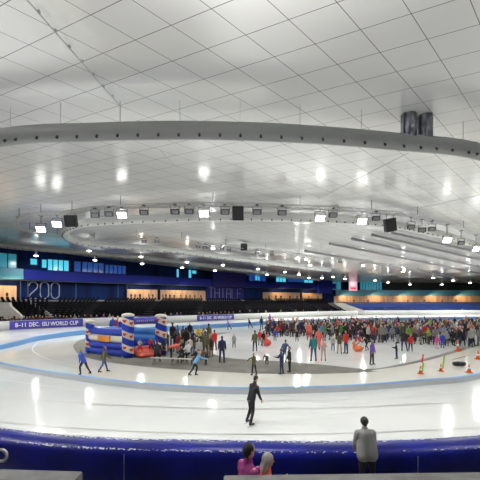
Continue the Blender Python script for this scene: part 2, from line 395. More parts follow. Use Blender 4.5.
def stroke_sign(name, label, px0, px1, h0, h1, off, glyphs, r, m):
    t = thing(name, label, 'sign'); a, b = onpath(px0, offset(WB, off)), onpath(px1, offset(WB, off)); n = len(glyphs)
    for i, (gname, strokes) in enumerate(glyphs):
        gb = bmesh.new()
        for s in strokes:
            pts = [a.lerp(b, (i+.12+.76*x)/n)+Vector((0,0,h0+(h1-h0)*y)) for x, y in s]; tube(gb, pts, r, 6)
        obj(gname, gb, m, t)
def arc(cx, cy, rx, ry, a0, a1, k=10): return [(cx+rx*math.cos(math.radians(a0+(a1-a0)*i/k)), cy+ry*math.sin(math.radians(a0+(a1-a0)*i/k))) for i in range(k+1)]
ZERO = [arc(.5,.72,.5,.26,0,180)+arc(.5,.28,.5,.26,180,360)+[(1,.72)]]
TWO = [arc(.5,.74,.5,.24,180,-35)+[(.1,.22),(.02,.02),(1,.02)]]
stroke_sign('wall_numeral_sign', 'huge outlined white numeral 200 on the dark wall above the far left stands', 27.5, 60.5, E+.25, E+3.9, -1.0, [('numeral', TWO), ('numeral', ZERO), ('numeral', ZERO)], .12, neon)
LET = {'T':[[(0,1),(1,1)],[(.5,1),(.5,0)]],'H':[[(0,0),(0,1)],[(1,0),(1,1)],[(0,.5),(1,.5)]],'I':[[(.5,0),(.5,1)]],'A':[[(0,0),(.15,1),(.85,1),(1,0)],[(.05,.45),(.95,.45)]],'L':[[(0,1),(0,0),(1,0)]],'F':[[(0,0),(0,1),(1,1)],[(0,.5),(.8,.5)]]}
stroke_sign('wall_name_sign', 'tall thin capital letters on the purple wall in the middle of the far stands', 208, 242, E+.5, E+3.7, -1.0, [('letter', LET[c]) for c in 'THIALF'], .09, mat('letter_violet', (.22,.22,.40), .5))
# video screen
t = thing('video_screen', 'large bright pink and white video screen above the far end stands', 'screen', tuple(onpath(353, offset(WB, -1.6)))[:2]+(E+5.6,))
wd = 8/F*139; bm = bmesh.new(); box(bm, 0, .15, 0, wd+.3, .3, 4.3); obj('casing', bm, black, t)
bm = bmesh.new(); box(bm, 0, -.03, 0, wd, .05, 4.0); obj('display', bm, mat('screen_pink', (.8,.4,.5), .4, emit=.7, ecol=(.95,.50,.62)), t)
bm = bmesh.new(); box(bm, -.2, -.07, .6, wd*.6, .03, 1.4); obj('picture_area', bm, mat('screen_white', (.9,.9,.9), .4, emit=.8, ecol=(.95,.85,.9)), t)
bm = bmesh.new(); box(bm, .2, -.07, -1.1, wd*.7, .03, .7); obj('score_bar', bm, mat('screen_red', (.8,.1,.15), .4, emit=.55, ecol=(.9,.10,.18)), t)
# hanging it from the wall
bm = bmesh.new(); box(bm, 0, .8, 0, .6, 1.2, .4); obj('wall_bracket', bm, black, t)

# concrete stair ends
def stair_block(name, pts, depth, zz):
    bm = bmesh.new()
    f = [Vector(((x-240)/F*zz, zz, EYE-(y-HOR)/F*zz)) for x, y in pts]; b = [p*1.0+Vector((-depth*.35, depth, 0)) for p in f]
    vf = [bm.verts.new(p) for p in f]; vb = [bm.verts.new(p) for p in b]; n = len(f)
    bm.faces.new(vf); bm.faces.new(vb[::-1])
    for i in range(n): bm.faces.new((vf[i], vf[(i+1)%n], vb[(i+1)%n], vb[i]))
    struct(name, bm, conc_lt)
stair_block('stair_parapet', ((-40,302.5),(9,302.5),(10,306),(22,317),(22,328.5),(-40,328.5)), 1.2, 52.5)
stair_block('end_stair_parapet', ((334,303),(343,303),(364,310.5),(364,314.5),(352,314.5),(338,306)), 3, 98)
bm = bmesh.new()
for k in range(14):
    t = k/13; q = onpath(55-28*t, [FRN[i].lerp(offset(WB,-4)[i], t) for i in range(len(FRN))])
    if q: box(bm, q.x, q.y, .95+(E-.9)*t, .9, .5, .10)
struct('stair_aisle', bm, conc_lt)

# ------------------------------------------------------------------ ceiling
bm = bmesh.new(); ys = [-12, 10, 30, 50, 55, 60, 80, 100, 120, 150]; rows = []
for y in ys: rows.append([bm.verts.new((x, y, Hc(y))) for x in (-140, -40, 40, 220)])
for a, b in zip(rows, rows[1:]):
    for i in range(3): bm.faces.new((a[i], a[i+1], b[i+1], b[i]))
for i in range(3): pass
struct('ceiling', bm, ceil_m)
bm = bmesh.new(); sweep(bm, [Vector((219,150,0)), Vector((219,-12,0)), Vector((-140,-12,0)), Vector((-140,60,0))], [(0,0),(0,17),(.3,17),(.3,0)]); struct('wall_back', bm, mat('wall_grey', (.40,.41,.42), .7))

# air duct rings with their nozzles
def duct(name, label, pts, r, m, step, down, riser_px, maxn=99, hang=True, closed=False):
    t = thing(name, label, 'air duct'); P = catmull(pts, 10, closed)
    for p in P: p.z = Hc(p.y)-down
    bm = bmesh.new(); tube(bm, P, r, 20, closed); obj('duct_tube', bm, m, t, True)
    # seam flange under the tube with nozzles every step
    acc, k = 0, 0
    nb = bmesh.new(); cone(nb, (0,0,0), (0,0,-.16), .07, .085, 8); me = bpy.data.meshes.new('nozzle'); nb.to_mesh(me); nb.free(); me.materials.append(dark_m)
    hb = bmesh.new()
    for a, b in zip(P, P[1:]):
        d = (b-a).length; acc += d
        if acc >= step and k < maxn and -5 < 240+b.x/b.y*F < 485:
            acc = 0; k += 1
            tv = (b-a).normalized(); n = Vector((-tv.y, tv.x, 0))
            if n.y > 0: n = -n
            o = bpy.data.objects.new('nozzle', me); o.location = b + n*r*.66 - Vector((0,0,r*.70)); o.rotation_euler = (Vector((0,0,-1))*.8+n*.6).to_track_quat('-Z','Y').to_euler(); link(o, t)
            if hang and k % 3 == 0:
                h = bmesh.new(); cone(h, b+Vector((0,0,r*.9)), (b.x, b.y, Hc(b.y)), .018, .018, 6); obj('hanger_rod', h, steel, t)
    for px in riser_px:
        q = min(P, key=lambda p: abs(240+p.x/p.y*F-px)+(0 if p.y < 40 else 1000) if name == 'outer_air_duct' else abs(240+p.x/p.y*F-px))
        rb = bmesh.new(); cone(rb, q+Vector((0,0,r*.5)), (q.x, q.y, Hc(q.y)), .48, .48, 20); o = obj('riser_duct', rb, riser_m if r > .5 and name == 'outer_air_duct' else duct_in, t, True)
    return P
OUT = [(40,40),(27,29.5)] + [R(px, py, 1.8).xy for px, py in ((480,152),(400,142),(300,134),(200,130.5),(100,132),(0,138))] + [(-25,26),(-37,34),(-46,45),(-47.5,55)] + [R(px, py, 1.9).xy for px, py in ((0,245.5),(80,253),(160,260.5),(240,270.5),(320,280))]
duct('outer_air_duct', 'thick grey air duct with dark nozzles arching across the whole ceiling', [Vector((x, y, 0)) for x, y in OUT], .52, duct_m, .72, 1.8, (407, 425))
INN = [(60,78)] + [R(px, py, 1.6).xy for px, py in ((480,246),(430,232),(380,222.5),(300,217.5),(200,217),(100,221.5),(75,226),(65,232.5),(72,239.5),(92,244),(120,246),(170,250),(240,259),(330,270))]
duct('inner_air_duct', 'white air duct loop with rows of small nozzles inside the lighting truss', [Vector((x, y, 0)) for x, y in INN], .55, duct_in, .9, 1.6, (92, 200, 338))

# lighting truss loop
TR = [(70,92),(54,70)] + [R(px, py, 1.3).xy for px, py in ((480,236),(430,219.5),(380,212),(300,207),(200,204.5),(100,208),(60,213.5))] + [(-27,44),(-31,48.5),(-32.3,53),(-30,57.5),(-24,60)] + [R(px, py, 1.3).xy for px, py in ((150,237),(200,242.5),(250,248.5),(290,253.5),(330,258),(400,266))] + [(50,97)]
TP = catmull([Vector((x, y, 0)) for x, y in TR], 8)
for p in TP: p.z = Hc(p.y)-1.3
t = thing('lighting_truss', 'thin grey oval lighting truss hanging under the ceiling and carrying floodlights', 'truss')
for k, (o, dz) in enumerate(((-.22,-.2),(.22,-.2),(0,.2))):
    bm = bmesh.new(); Q = offset(TP, o)
    for q in Q: q.z = Hc(q.y)-1.3+dz
    tube(bm, Q, .045, 6); obj('chord', bm, truss_m, t)
bm = bmesh.new(); A, B, D = offset(TP, -.22), offset(TP, .22), TP
for i in range(len(TP)-1):
    up = TP[i].lerp(TP[i+1], .5)+Vector((0,0,.2)); lo = [Vector((q.x, q.y, Hc(q.y)-1.5)) for q in (A[i], B[i], A[i+1], B[i+1])]
    for q in lo: cone(bm, q, up, .025, .025, 4, False)
obj('lacing', bm, truss_m, t)
for i in range(5, len(TP), 7):
    p = TP[i]; bm = bmesh.new(); cone(bm, p+Vector((0,0,.2)), (p.x, p.y, Hc(p.y)), .03, .03, 6); obj('hanger_rod', bm, dark_m, t)

# long shallow ribs beside the rings, on the right
for k, (p0, p1) in enumerate((((392,233),(505,259)),((372,235),(505,266)),((352,239),(505,273)),((330,244),(505,279)),((305,251),(480,283)))):
    a, b = R(*p0, .55), R(*p1, .55); bm = bmesh.new(); d = b-a
    n = 6; pts = [a.lerp(b, i/n) for i in range(n+1)]
    for p in pts: p.z = Hc(p.y)-.5
    tube(bm, pts, .26, 8); o = obj('ceiling_pipe', bm, mat('pipe_grey', (.33,.33,.34), .5), None, True)
    tag(o, f'long pale pipe under the right ceiling, {ordi(k)} of five', 'pipe', 'ceiling pipes')

# ceiling cables
for (p0, p1, off, lab, m, r) in (((20,-8),(121,107),.18,'dark jointed cable track crossing the ceiling panels at the top left', steel, .03),
                        ((160,150),(205,197),.3,'thin cable slanting under the ceiling above the middle of the truss', steel, .02),
                        ((420,147),(318,199),.3,'thin pale cable under the ceiling right of centre', truss_m, .03),
                        ((480,195),(400,212),.3,'thin pale cable under the ceiling at the far right edge', truss_m, .03)):
    a, b = R(*p0, off), R(*p1, off); t = thing('ceiling_cable', lab, 'cable')
    bm = bmesh.new(); tube(bm, [a.lerp(b, i/8) for i in range(9)], r, 6); obj('cable_line', bm, m, t)
    if off < .2:
        for i in range(1, 8):
            bm = bmesh.new(); q = a.lerp(b, i/8); box(bm, q.x, q.y, q.z+.06, .10, .10, .13); obj('clamp', bm, steel, t)

# ------------------------------------------------------------------ floodlights and speakers
def look_rot(d): return Vector(d).to_track_quat('-Z', 'Y').to_euler()
def area(loc, d, size, e, col=(1,.985,.955)):
    ld = bpy.data.lights.new('lamp_light', 'AREA'); ld.shape = 'DISK'; ld.size = size; ld.energy = e; ld.color = col
    o = link(bpy.data.objects.new('lamp_light', ld)); o.location = loc; o.rotation_euler = look_rot(d); return o
def truss_at(px, far=False):
    best = min((p for p in TP if (p.y > 56.5 and p.x > -31) == far), key=lambda p: abs(240+p.x/p.y*F-px)); return best
def flood(px, py, lit, label, wid=1.15, far=False):
    """floodlight bank hung from the truss"""
    p = truss_at(px, far); x = (px-240)/F*p.y; z = min(EYE+(HOR-py)/F*p.y, Hc(p.y)-2.05)
    t = thing('floodlight', label, 'floodlight', (x, p.y, z), 0, 'floodlights on the oval truss')
    h = wid*.62
    bm = bmesh.new(); box(bm, -wid/2, 0, .2, .05, .06, h+.3); box(bm, wid/2, 0, .2, .05, .06, h+.3); box(bm, 0, 0, h/2+.32, wid+.05, .06, .06); obj('yoke', bm, lamp_m, t)
    d = Vector((.15*random.uniform(-1,1), -.9, -.62)).normalized(); rot = look_rot(d).to_matrix()
    bm = bmesh.new(); box(bm, 0,0,0, wid*.92, h, .10, rot)
    for k in range(5):
        q = rot @ Vector(((k-2)*wid*.18, 0, .12)); box(bm, *q, .03, h*.9, .16, rot)
    obj('housing', bm, lamp_m, t)
    if lit:
        for k in (-1, 1):
            q = rot @ Vector((k*wid*.22, 0, -.07)); bm = bmesh.new(); box(bm, *q, wid*.40, h*.9, .05, rot); obj('lens', bm, lens_on, t)
        area(Vector((x, p.y, z))+d*.25, (0,-.25,-1), .6, LAMP*(.4 if far else .45)); area(Vector((x, p.y+.3, z+.42*wid)), (0,.3,1), .6, UP*.10)
    else:
        q = rot @ Vector((0,0,-.06)); bm = bmesh.new(); box(bm, *q, wid*.7, h*.7, .03, rot); obj('lens', bm, lens_off, t)
    bm = bmesh.new(); zt = p.z-.2-z
    cone(bm, (0,0,h/2+.3), (0,0,max(zt, h/2+.45)), .04, .04, 6); box(bm, 0, 0, max(zt, h/2+.45), .3, .5, .1); obj('clamp', bm, lamp_m, t)
LAMP = 1500
UP = 200
near_f = [(41,229,1),(57,224,1),(95,213,0),(109,212,0),(122,215,1),(144,211,0),(175,211,0),(189,211,0),(204,213.5,1),(225,212,0),(257,212,0),(282,212,0),(320,218,1),(333,215,0),(362,221,1),(376,217,0),(411,227,0),(422,230,0),(432,229,0),(447,240,1),(461,243,0),(476,249,1)]
for i, (px, py, lit) in enumerate(near_f):
    flood(px, py, lit, f"{'glowing white' if lit else 'unlit dark'} floodlight on the near run of the oval truss, {ordi(i)} from the left", 1.2 if lit else 1.0)
far_f = [(144,231,0),(157,231,0),(198,238,0),(205,239.5,0),(213,242,1),(222,243,0),(229,243.5,0),(257,247,0),(272,250,0),(297,254,1),(306,257,1),(340,261,0),(363,265,1),(404,266,1)]
for i, (px, py, lit) in enumerate(far_f):
    flood(px, py, lit, f"small {'lit' if lit else 'unlit'} floodlight on the far run of the oval truss, {ordi(i)} from the left", .75, True)
for px, py, hh, lab in ((238,213.5,1.9,'black loudspeaker box hanging from the middle of the truss'),(390,225,1.9,'black tilted loudspeaker box hanging from the right part of the truss'),(71,221,1.7,'black loudspeaker box hanging at the left bend of the truss'),(244,247,1.6,'dark loudspeaker cluster hanging from the far run of the truss')):
    p = truss_at(px, py > 240); x = (px-240)/F*p.y; z = EYE+(HOR-py)/F*p.y
    t = thing('loudspeaker', lab, 'loudspeaker', (x, p.y, z))
    rot = Matrix.Rotation(.25, 3, 'X') @ Matrix.Rotation(0 if px < 300 else -.2, 3, 'Y')
    bm = bmesh.new(); box(bm, 0,0,0, 1.25, .8, hh*.8, rot); bmesh.ops.bevel(bm, geom=bm.edges[:], offset=.04, segments=1); obj('cabinet', bm, black, t)
    bm = bmesh.new(); q = rot @ Vector((0,-.42,0)); box(bm, *q, 1.1, .04, hh*.7, rot); obj('grille', bm, mat('grille', (.035,.035,.04), .7), t)
    bm = bmesh.new()
    for s in (-1,1): cone(bm, (s*.4,0,hh*.38), (s*.4,0,max(.3, p.z-.2-z)), .03, .03, 6)
    obj('hanging_bracket', bm, lamp_m, t)
spots = [(36,255),(95,259.5),(89,250),(141,256),(142,263),(187,261.5),(182,267),(223,264.5),(215,270),(258,268.5),(267,274),(285,271.5),(299,274),(309,277.5),(310,264.5),(322,277.5),(333,276.5),(345,278.5),(375,280),(388,282),(403,271),(410,284),(433,277.5),(442,284),(453,280),(470,282.5)]
spots.sort()
for i, (px, py) in enumerate(spots):
    p = R(px, py, 2.5)
    t = thing('hall_lamp', f'small bright round lamp hanging near the far edge of the ceiling, {ordi(i)} from the left', 'lamp', tuple(p), 0, 'hall lamps along the far ceiling')
    rr = .26+.0022*p.y
    bm = bmesh.new(); cone(bm, (0,0,-.10), (0,0,.35), rr, .16, 12); cone(bm, (0,0,.35), (0,0,.5), .16,.10,10); obj('lamp_shade', bm, lampw_m, t, True)
    bm = bmesh.new(); ball(bm, (0,0,-.12), 1, 12, (rr*.95, rr*.95, .20)); obj('bulb', bm, lens_spot, t, True)
    bm = bmesh.new(); cone(bm, (0,0,.5), (0,0,2.5), .025, .025, 6); obj('hanger_rod', bm, steel, t)
    area(p+Vector((0,0,-.45)), (0,0,-1), .5, LAMP*.68); area(p+Vector((0,0,.55)), (0,0,1), .5, UP*.22)
# lamps of the hall on the truss and ceiling outside the frame
for x, y, e in ((-45,22,.8),(-30,14,.5),(30,16,.5),(48,30,.9),(62,52,1.1),(80,75,1.1),(95,98,1.1),(0,9,.28),(16,8,.28),(-16,8,.28),(-55,45,1.3),(62,95,1.0)):
    t = thing('hall_lamp', 'round hall lamp hanging outside the view', 'lamp', (x, y, Hc(y)-2.5), 0, 'hall lamps outside the view')
    bm = bmesh.new(); cone(bm, (0,0,-.10), (0,0,.35), .4, .16, 12); obj('lamp_shade', bm, lampw_m, t, True)
    bm = bmesh.new(); cone(bm, (0,0,.35), (0,0,2.5), .025, .025, 6); obj('hanger_rod', bm, steel, t)
    area((x, y, Hc(y)-2.7), (0,0,-1), .6, LAMP*1.3*e); area((x, y, Hc(y)-1.9), (0,0,1), .6, UP*(7 if y < 35 else .4)*(3 if x < -10 else 1))  # upward light is added, stronger near and left, to brighten the ceiling

# ------------------------------------------------------------------ bouncy castle
LT, MT, RT = G(90,353), G(128,357.5), G(161,354.5)
BT = LT+(RT-MT); castle_c = (LT+RT)/2
def striped():
    m = mat('castle_stripes', (.8,.76,.64), .4, spec=.2); nt = m.node_tree; b = nt.nodes['Principled BSDF']
    tc = node(nt, 'ShaderNodeTexCoord'); sp = node(nt, 'ShaderNodeSeparateXYZ'); nt.links.new(tc.outputs['Object'], sp.inputs[0])
    a = node(nt, 'ShaderNodeMath', operation='MULTIPLY'); a.inputs[1].default_value = .42; nt.links.new(sp.outputs[0], a.inputs[0])
    s = node(nt, 'ShaderNodeMath', operation='ADD'); nt.links.new(sp.outputs[2], s.inputs[0]); nt.links.new(a.outputs[0], s.inputs[1])
    d = node(nt, 'ShaderNodeMath', operation='MULTIPLY'); d.inputs[1].default_value = 1/.96; nt.links.new(s.outputs[0], d.inputs[0])
    f = node(nt, 'ShaderNodeMath', operation='FRACT'); nt.links.new(d.outputs[0], f.inputs[0])
    g = node(nt, 'ShaderNodeMath', operation='LESS_THAN'); g.inputs[1].default_value = .5; nt.links.new(f.outputs[0], g.inputs[0])
    mx = node(nt, 'ShaderNodeMix', data_type='RGBA'); mx.inputs['A'].default_value = (.80,.76,.62,1); mx.inputs['B'].default_value = (.02,.045,.40,1)
    nt.links.new(g.outputs[0], mx.inputs['Factor']); nt.links.new(mx.outputs['Result'], b.inputs['Base Color']); return m
stripe_m = striped()
castle = thing('bouncy_castle', 'blue and white striped inflatable bouncy castle with red hearts on its towers', 'bouncy castle', tuple(castle_c))
cl = lambda p: Vector(p)-castle_c
def heart_pts(s):
    out = []
    for k in range(24):
        a = 2*PI*k/24; out.append((s*.062*16*math.sin(a)**3/1.0, s*.062*(13*math.cos(a)-5*math.cos(2*a)-2*math.cos(3*a)-math.cos(4*a))))
    return out
def tower(p, hgt, r, nh):
    c = cl(p); bm = bmesh.new(); prof = [(0,.0),(r*1.0,0.02),(r*1.06,.3),(r,.6),(r*1.03,1.0),(r,1.5),(r*1.03,2.0),(r*.98,hgt-.22),(r*.92,hgt-.12)]
    n = 24; rings = [[bm.verts.new((rr*math.cos(2*PI*k/n), rr*math.sin(2*PI*k/n), h)) for k in range(n)] for rr, h in prof[1:]]
    for A, B in zip(rings, rings[1:]):
        for k in range(n): bm.faces.new((A[k], A[(k+1)%n], B[(k+1)%n], B[k]))
    bm.faces.new(rings[0][::-1]); bm.faces.new(rings[-1])
    o = obj('tower', bm, stripe_m, castle, True); o.location = c
    bm = bmesh.new(); ball(bm, (0,0,hgt-.14), 1, 18, (r*1.12, r*1.12, .17)); cp = obj('tower_cap', bm, inf_cream, o, True)
    vdir = math.atan2(-p.y, -p.x)
    for z0 in [h for h in (.72, 1.68, 2.64) if h < hgt-.25]:
        for da in (-.55, .5):
            a = vdir+da; xl = r*math.cos(a); zc = z0-.42*xl
            if zc > hgt-.35 or zc < .2: continue
            bm = bmesh.new(); vs = []
            for lay in (.005, .05):
                vs.append([bm.verts.new(((r*1.05+lay)*math.cos(a+u/r), (r*1.05+lay)*math.sin(a+u/r), zc+v)) for u, v in heart_pts(.135)])
            bm.faces.new(vs[1]); bm.faces.new(vs[0][::-1])
            for k in range(24): bm.faces.new((vs[0][k], vs[0][(k+1)%24], vs[1][(k+1)%24], vs[1][k]))
            obj('heart', bm, heart_m, o)
tower(LT, 2.62, .33, 2); tower(MT, 3.22, .42, 3); tower(RT, 3.10, .42, 3); tower(BT, 2.62, .33, 0)
def wall_tubes(p, q, colours, hgt, r=None):
    n = len(colours); hh = hgt/n
    for k, m in enumerate(colours):
        bm = bmesh.new(); z = hh*(k+.5); a, b = cl(p), cl(q); pts = [a.lerp(b, i/10)+Vector((0,0,z)) for i in range(11)]
        tube(bm, pts, hh*.56, 14); obj('wall_tube', bm, m, castle, True)
wall_tubes(LT, MT, [inf_blue, inf_blue, inf_cream, inf_blue], 2.05)
wall_tubes(LT, BT, [inf_blue, inf_sky, inf_sky, inf_sky], 2.0); wall_tubes(BT, RT, [inf_sky, inf_blue, inf_sky, inf_sky], 2.0)
a, b = cl(MT), cl(RT); bm = bmesh.new(); tube(bm, [a.lerp(b, i/10)+Vector((0,0,2.62+.06*math.sin(i/10*PI))) for i in range(11)], .27, 16)
beam = obj('top_beam', bm, mat('inflatable_violet', (.08,.08,.46), .4), castle, True)
# pale word mark on the beam, an unreadable line
dirv = (b-a).normalized(); nf = Vector((dirv.y, -dirv.x, 0)); bm = bmesh.new()
for k in range(9):
    c = a.lerp(b, .24+.06*k)+Vector((0,0,2.67))+nf*.275; box(bm, c.x, c.y, c.z, .09, .02, .13 if k % 3 else .10, Matrix.Rotation(math.atan2(dirv.y, dirv.x), 3, 'Z'))
obj('lettering', bm, mat('lettering_pale', (.45,.45,.75), .5), castle)
dl = (cl(MT)-cl(LT)).normalized(); nl = Vector((dl.y, -dl.x, 0))
c = cl(LT).lerp(cl(MT), .47)+nl*.30+Vector((0,0,1.27)); bm = bmesh.new(); box(bm, c.x, c.y, c.z, 1.35, .10, .42, Matrix.Rotation(math.atan2(dl.y, dl.x), 3, 'Z')); bmesh.ops.bevel(bm, geom=bm.edges[:], offset=.03, segments=1)
obj('orange_panel', bm, inf_orange, castle)
# red entrance step
u = (b-a); bm = bmesh.new(); rot = Matrix.Rotation(math.atan2(u.y, u.x), 3, 'Z')
for k, (dd, hh) in enumerate(((.15,.80),(.45,.60),(.75,.40))):
    for j in range(1):
        p0, p1 = a.lerp(b, .30)+nf*dd, a.lerp(b, .80)+nf*dd; capsule(bm, p0+Vector((0,0,hh*.5)), p1+Vector((0,0,hh*.5)), hh*.5, hh*.5, 14)
obj('entrance_step', bm, inf_red, castle, True)
bm = bmesh.new(); f = [cl(LT), cl(MT), cl(RT), cl(BT)]
lo = [bm.verts.new(p+Vector((0,0,.05))) for p in f]; hi = [bm.verts.new(p+Vector((0,0,.55))) for p in f]
bm.faces.new(lo[::-1]); bm.faces.new(hi)
for k in range(4): bm.faces.new((lo[k], lo[(k+1)%4], hi[(k+1)%4], hi[k]))
obj('bouncing_floor', bm, inf_sky, castle)

# bench
p0, p1 = G(151,357.5,.46), G(192,359,.46); d = p1-p0; ang = math.atan2(d.y, d.x)
t = thing('bench', 'long low white bench in front of the bouncy castle', 'bench', tuple((p0+p1)/2*1)[:2]+(0,), ang)
bm = bmesh.new(); box(bm, 0,0,.45, d.length, .24, .04); obj('bench_top', bm, mat('bench_white', (.58,.57,.53), .5), t)
for x in (-.45, 0, .45):
    bm = bmesh.new(); box(bm, x*d.length, 0, .21, .06, .30, .42); obj('leg', bm, steel, t)

# ------------------------------------------------------------------ cones, hurdle, sledges
def traffic_cone(px, py, hgt, lab, pole=None):
    p = G(px, py); t = thing('traffic_cone', lab, 'traffic cone', (p.x, p.y, .02), 0, 'cones on the right of the ice')
    s = hgt/.5; u = min(s, 1.15)*.9
    bm = bmesh.new(); box(bm, 0,0,.02*s, .34*u,.34*u,.04*s); obj('cone_base', bm, cone_o, t)
    bm = bmesh.new(); cone(bm, (0,0,.04*s), (0,0,.5*s), .13*u, .03*u, 14); obj('cone_body', bm, cone_o, t, True)
    bm = bmesh.new(); cone(bm, (0,0,.22*s), (0,0,.32*s), .094*u, .073*u, 14); obj('white_band', bm, text_w, t, True)
    if pole:
        for nm, m, z0, z1 in pole:
            bm = bmesh.new(); cone(bm, (.10,0,z0), (.10+.12*(z1-z0),0,z1), .05, .05, 8); obj(nm, bm, m, t)
traffic_cone(420.5,374,.45,'orange cone carrying a red and green pole on the right of the ice',[('green_pole',cone_g,.1,.62),('red_pole',cone_r,.62,1.1)])
traffic_cone(441,371.5,.42,'orange cone carrying a yellow-green pole on the right of the ice',[('green_pole',mat('pole_lime',(.45,.6,.08),.5),.15,.95)])
traffic_cone(469,373,.50,'small orange cone nearest the right edge, below the black hurdle')
traffic_cone(458,351.5,.95,'tall orange and white cone by the dark curved line near the crowd')
traffic_cone(478,359.5,.6,'orange cone cut by the right edge of the photo')
p = G(459,366); t = thing('foam_hurdle', 'low black foam block lying on the ice between the cones', 'foam block', (p.x,p.y,.02), .1)
bm = bmesh.new(); box(bm, 0,0,.13, .72,.3,.22); bmesh.ops.bevel(bm, geom=bm.edges[:], offset=.05, segments=2); obj('block', bm, black, t, True)
bm = bmesh.new(); box(bm, 0,0,.14, .06,.31,.24); obj('strap', bm, lamp_m, t)
def seal(px, py, hgt, m, lab, rz=0):
    """moulded skating aid for children: body, head and two handles"""
    p = G(px, py); s = hgt/.8; t = thing('skating_aid', lab, 'skating aid', (p.x,p.y,.02), rz, None, s)
    bm = bmesh.new(); ball(bm, (0,0,.24), 1, 14, (.22,.48,.24)); ball(bm, (0,.28,.40), 1, 12, (.17,.2,.26)); obj('body_shell', bm, m, t, True)
    bm = bmesh.new(); ball(bm, (0,.36,.66), 1, 12, (.14,.17,.14)); obj('head', bm, m, t, True)
    bm = bmesh.new()
    for s2 in (-1,1): capsule(bm, (s2*.12,.22,.55), (s2*.30,.10,.72), .03,.03,8)
    obj('handle', bm, lamp_m, t, True)
redm = mat('aid_red', (.80,.12,.08), .4); orm = mat('aid_orange', (.88,.20,.06), .4)
seal(358,351.5,.8,orm,'bright orange moulded skating aid pushed by two children in the middle of the infield', 1.8)
seal(267,346,1.1,redm,'coral red moulded skating aid standing beside the skaters left of the infield', .4)
seal(372,377-24,.25,black,'tiny dark object lying on the infield ice')if False else None

# ------------------------------------------------------------------ people
def remesh(bm, voxel, smooth=2):
    me = bpy.data.meshes.new('tmp'); bm.to_mesh(me); bm.free(); o = bpy.data.objects.new('tmp', me); C.objects.link(o)
    m = o.modifiers.new('r', 'REMESH'); m.mode = 'VOXEL'; m.voxel_size = voxel
    if smooth: s = o.modifiers.new('s', 'SMOOTH'); s.iterations = smooth; s.factor = .5
    dg = bpy.context.evaluated_depsgraph_get(); out = bpy.data.meshes.new_from_object(o.evaluated_get(dg))
    bpy.data.objects.remove(o); bpy.data.meshes.remove(me)
    for p in out.polygons: p.use_smooth = True
    return out
def dirv3(s, a, b): # side, swing forward (deg), outward (deg)
    a, b = math.radians(a), math.radians(b); return Vector((s*math.sin(b), math.cos(b)*math.sin(a), -math.cos(b)*math.cos(a)))
POSES = { # lean, head, arms (swing, out, elbow) L R, legs (swing, out, knee) L R
 'stand': dict(lean=2, head=4, L=(5,9,10), R=(3,9,12), l=(2,5,2), r=(-2,5,2)),
 'pocket': dict(lean=3, head=6, L=(-8,14,34), R=(-8,14,34), l=(1,5,2), r=(-1,5,2)),
 'leanon': dict(lean=14, head=18, fb=-1.2, L=(8,10,30), R=(8,10,30), l=(2,5,2), r=(-2,5,2)),
 'hold': dict(lean=4, head=12, L=(25,8,75), R=(28,8,70), l=(3,5,3), r=(-3,5,3)),
 'walk': dict(lean=6, head=4, L=(-22,9,14), R=(24,9,18), l=(22,3,8), r=(-18,3,16)),
 'skate': dict(lean=24, head=6, L=(-25,14,18), R=(28,14,24), l=(28,4,38), r=(-16,12,18)),
 'glide': dict(lean=16, head=34, L=(-4,6,8), R=(10,5,14), l=(10,7,30), r=(-6,8,12)),
 'reach': dict(lean=32, head=12, L=(58,12,12), R=(70,16,10), l=(26,4,40), r=(-20,8,20)),
 'armsout': dict(lean=5, head=4, L=(10,62,6), R=(10,62,6), l=(6,7,6), r=(-4,7,6)),
 'onearm': dict(lean=5, head=4, L=(20,70,6), R=(4,10,10), l=(6,7,6), r=(-4,7,6)),
 'bend': dict(lean=78, head=60, L=(12,6,6), R=(18,6,10), l=(14,7,16), r=(4,7,10)),
 'sit': dict(lean=6, head=10, L=(30,10,50), R=(34,10,46), l=(84,7,86), r=(80,7,84)),
}
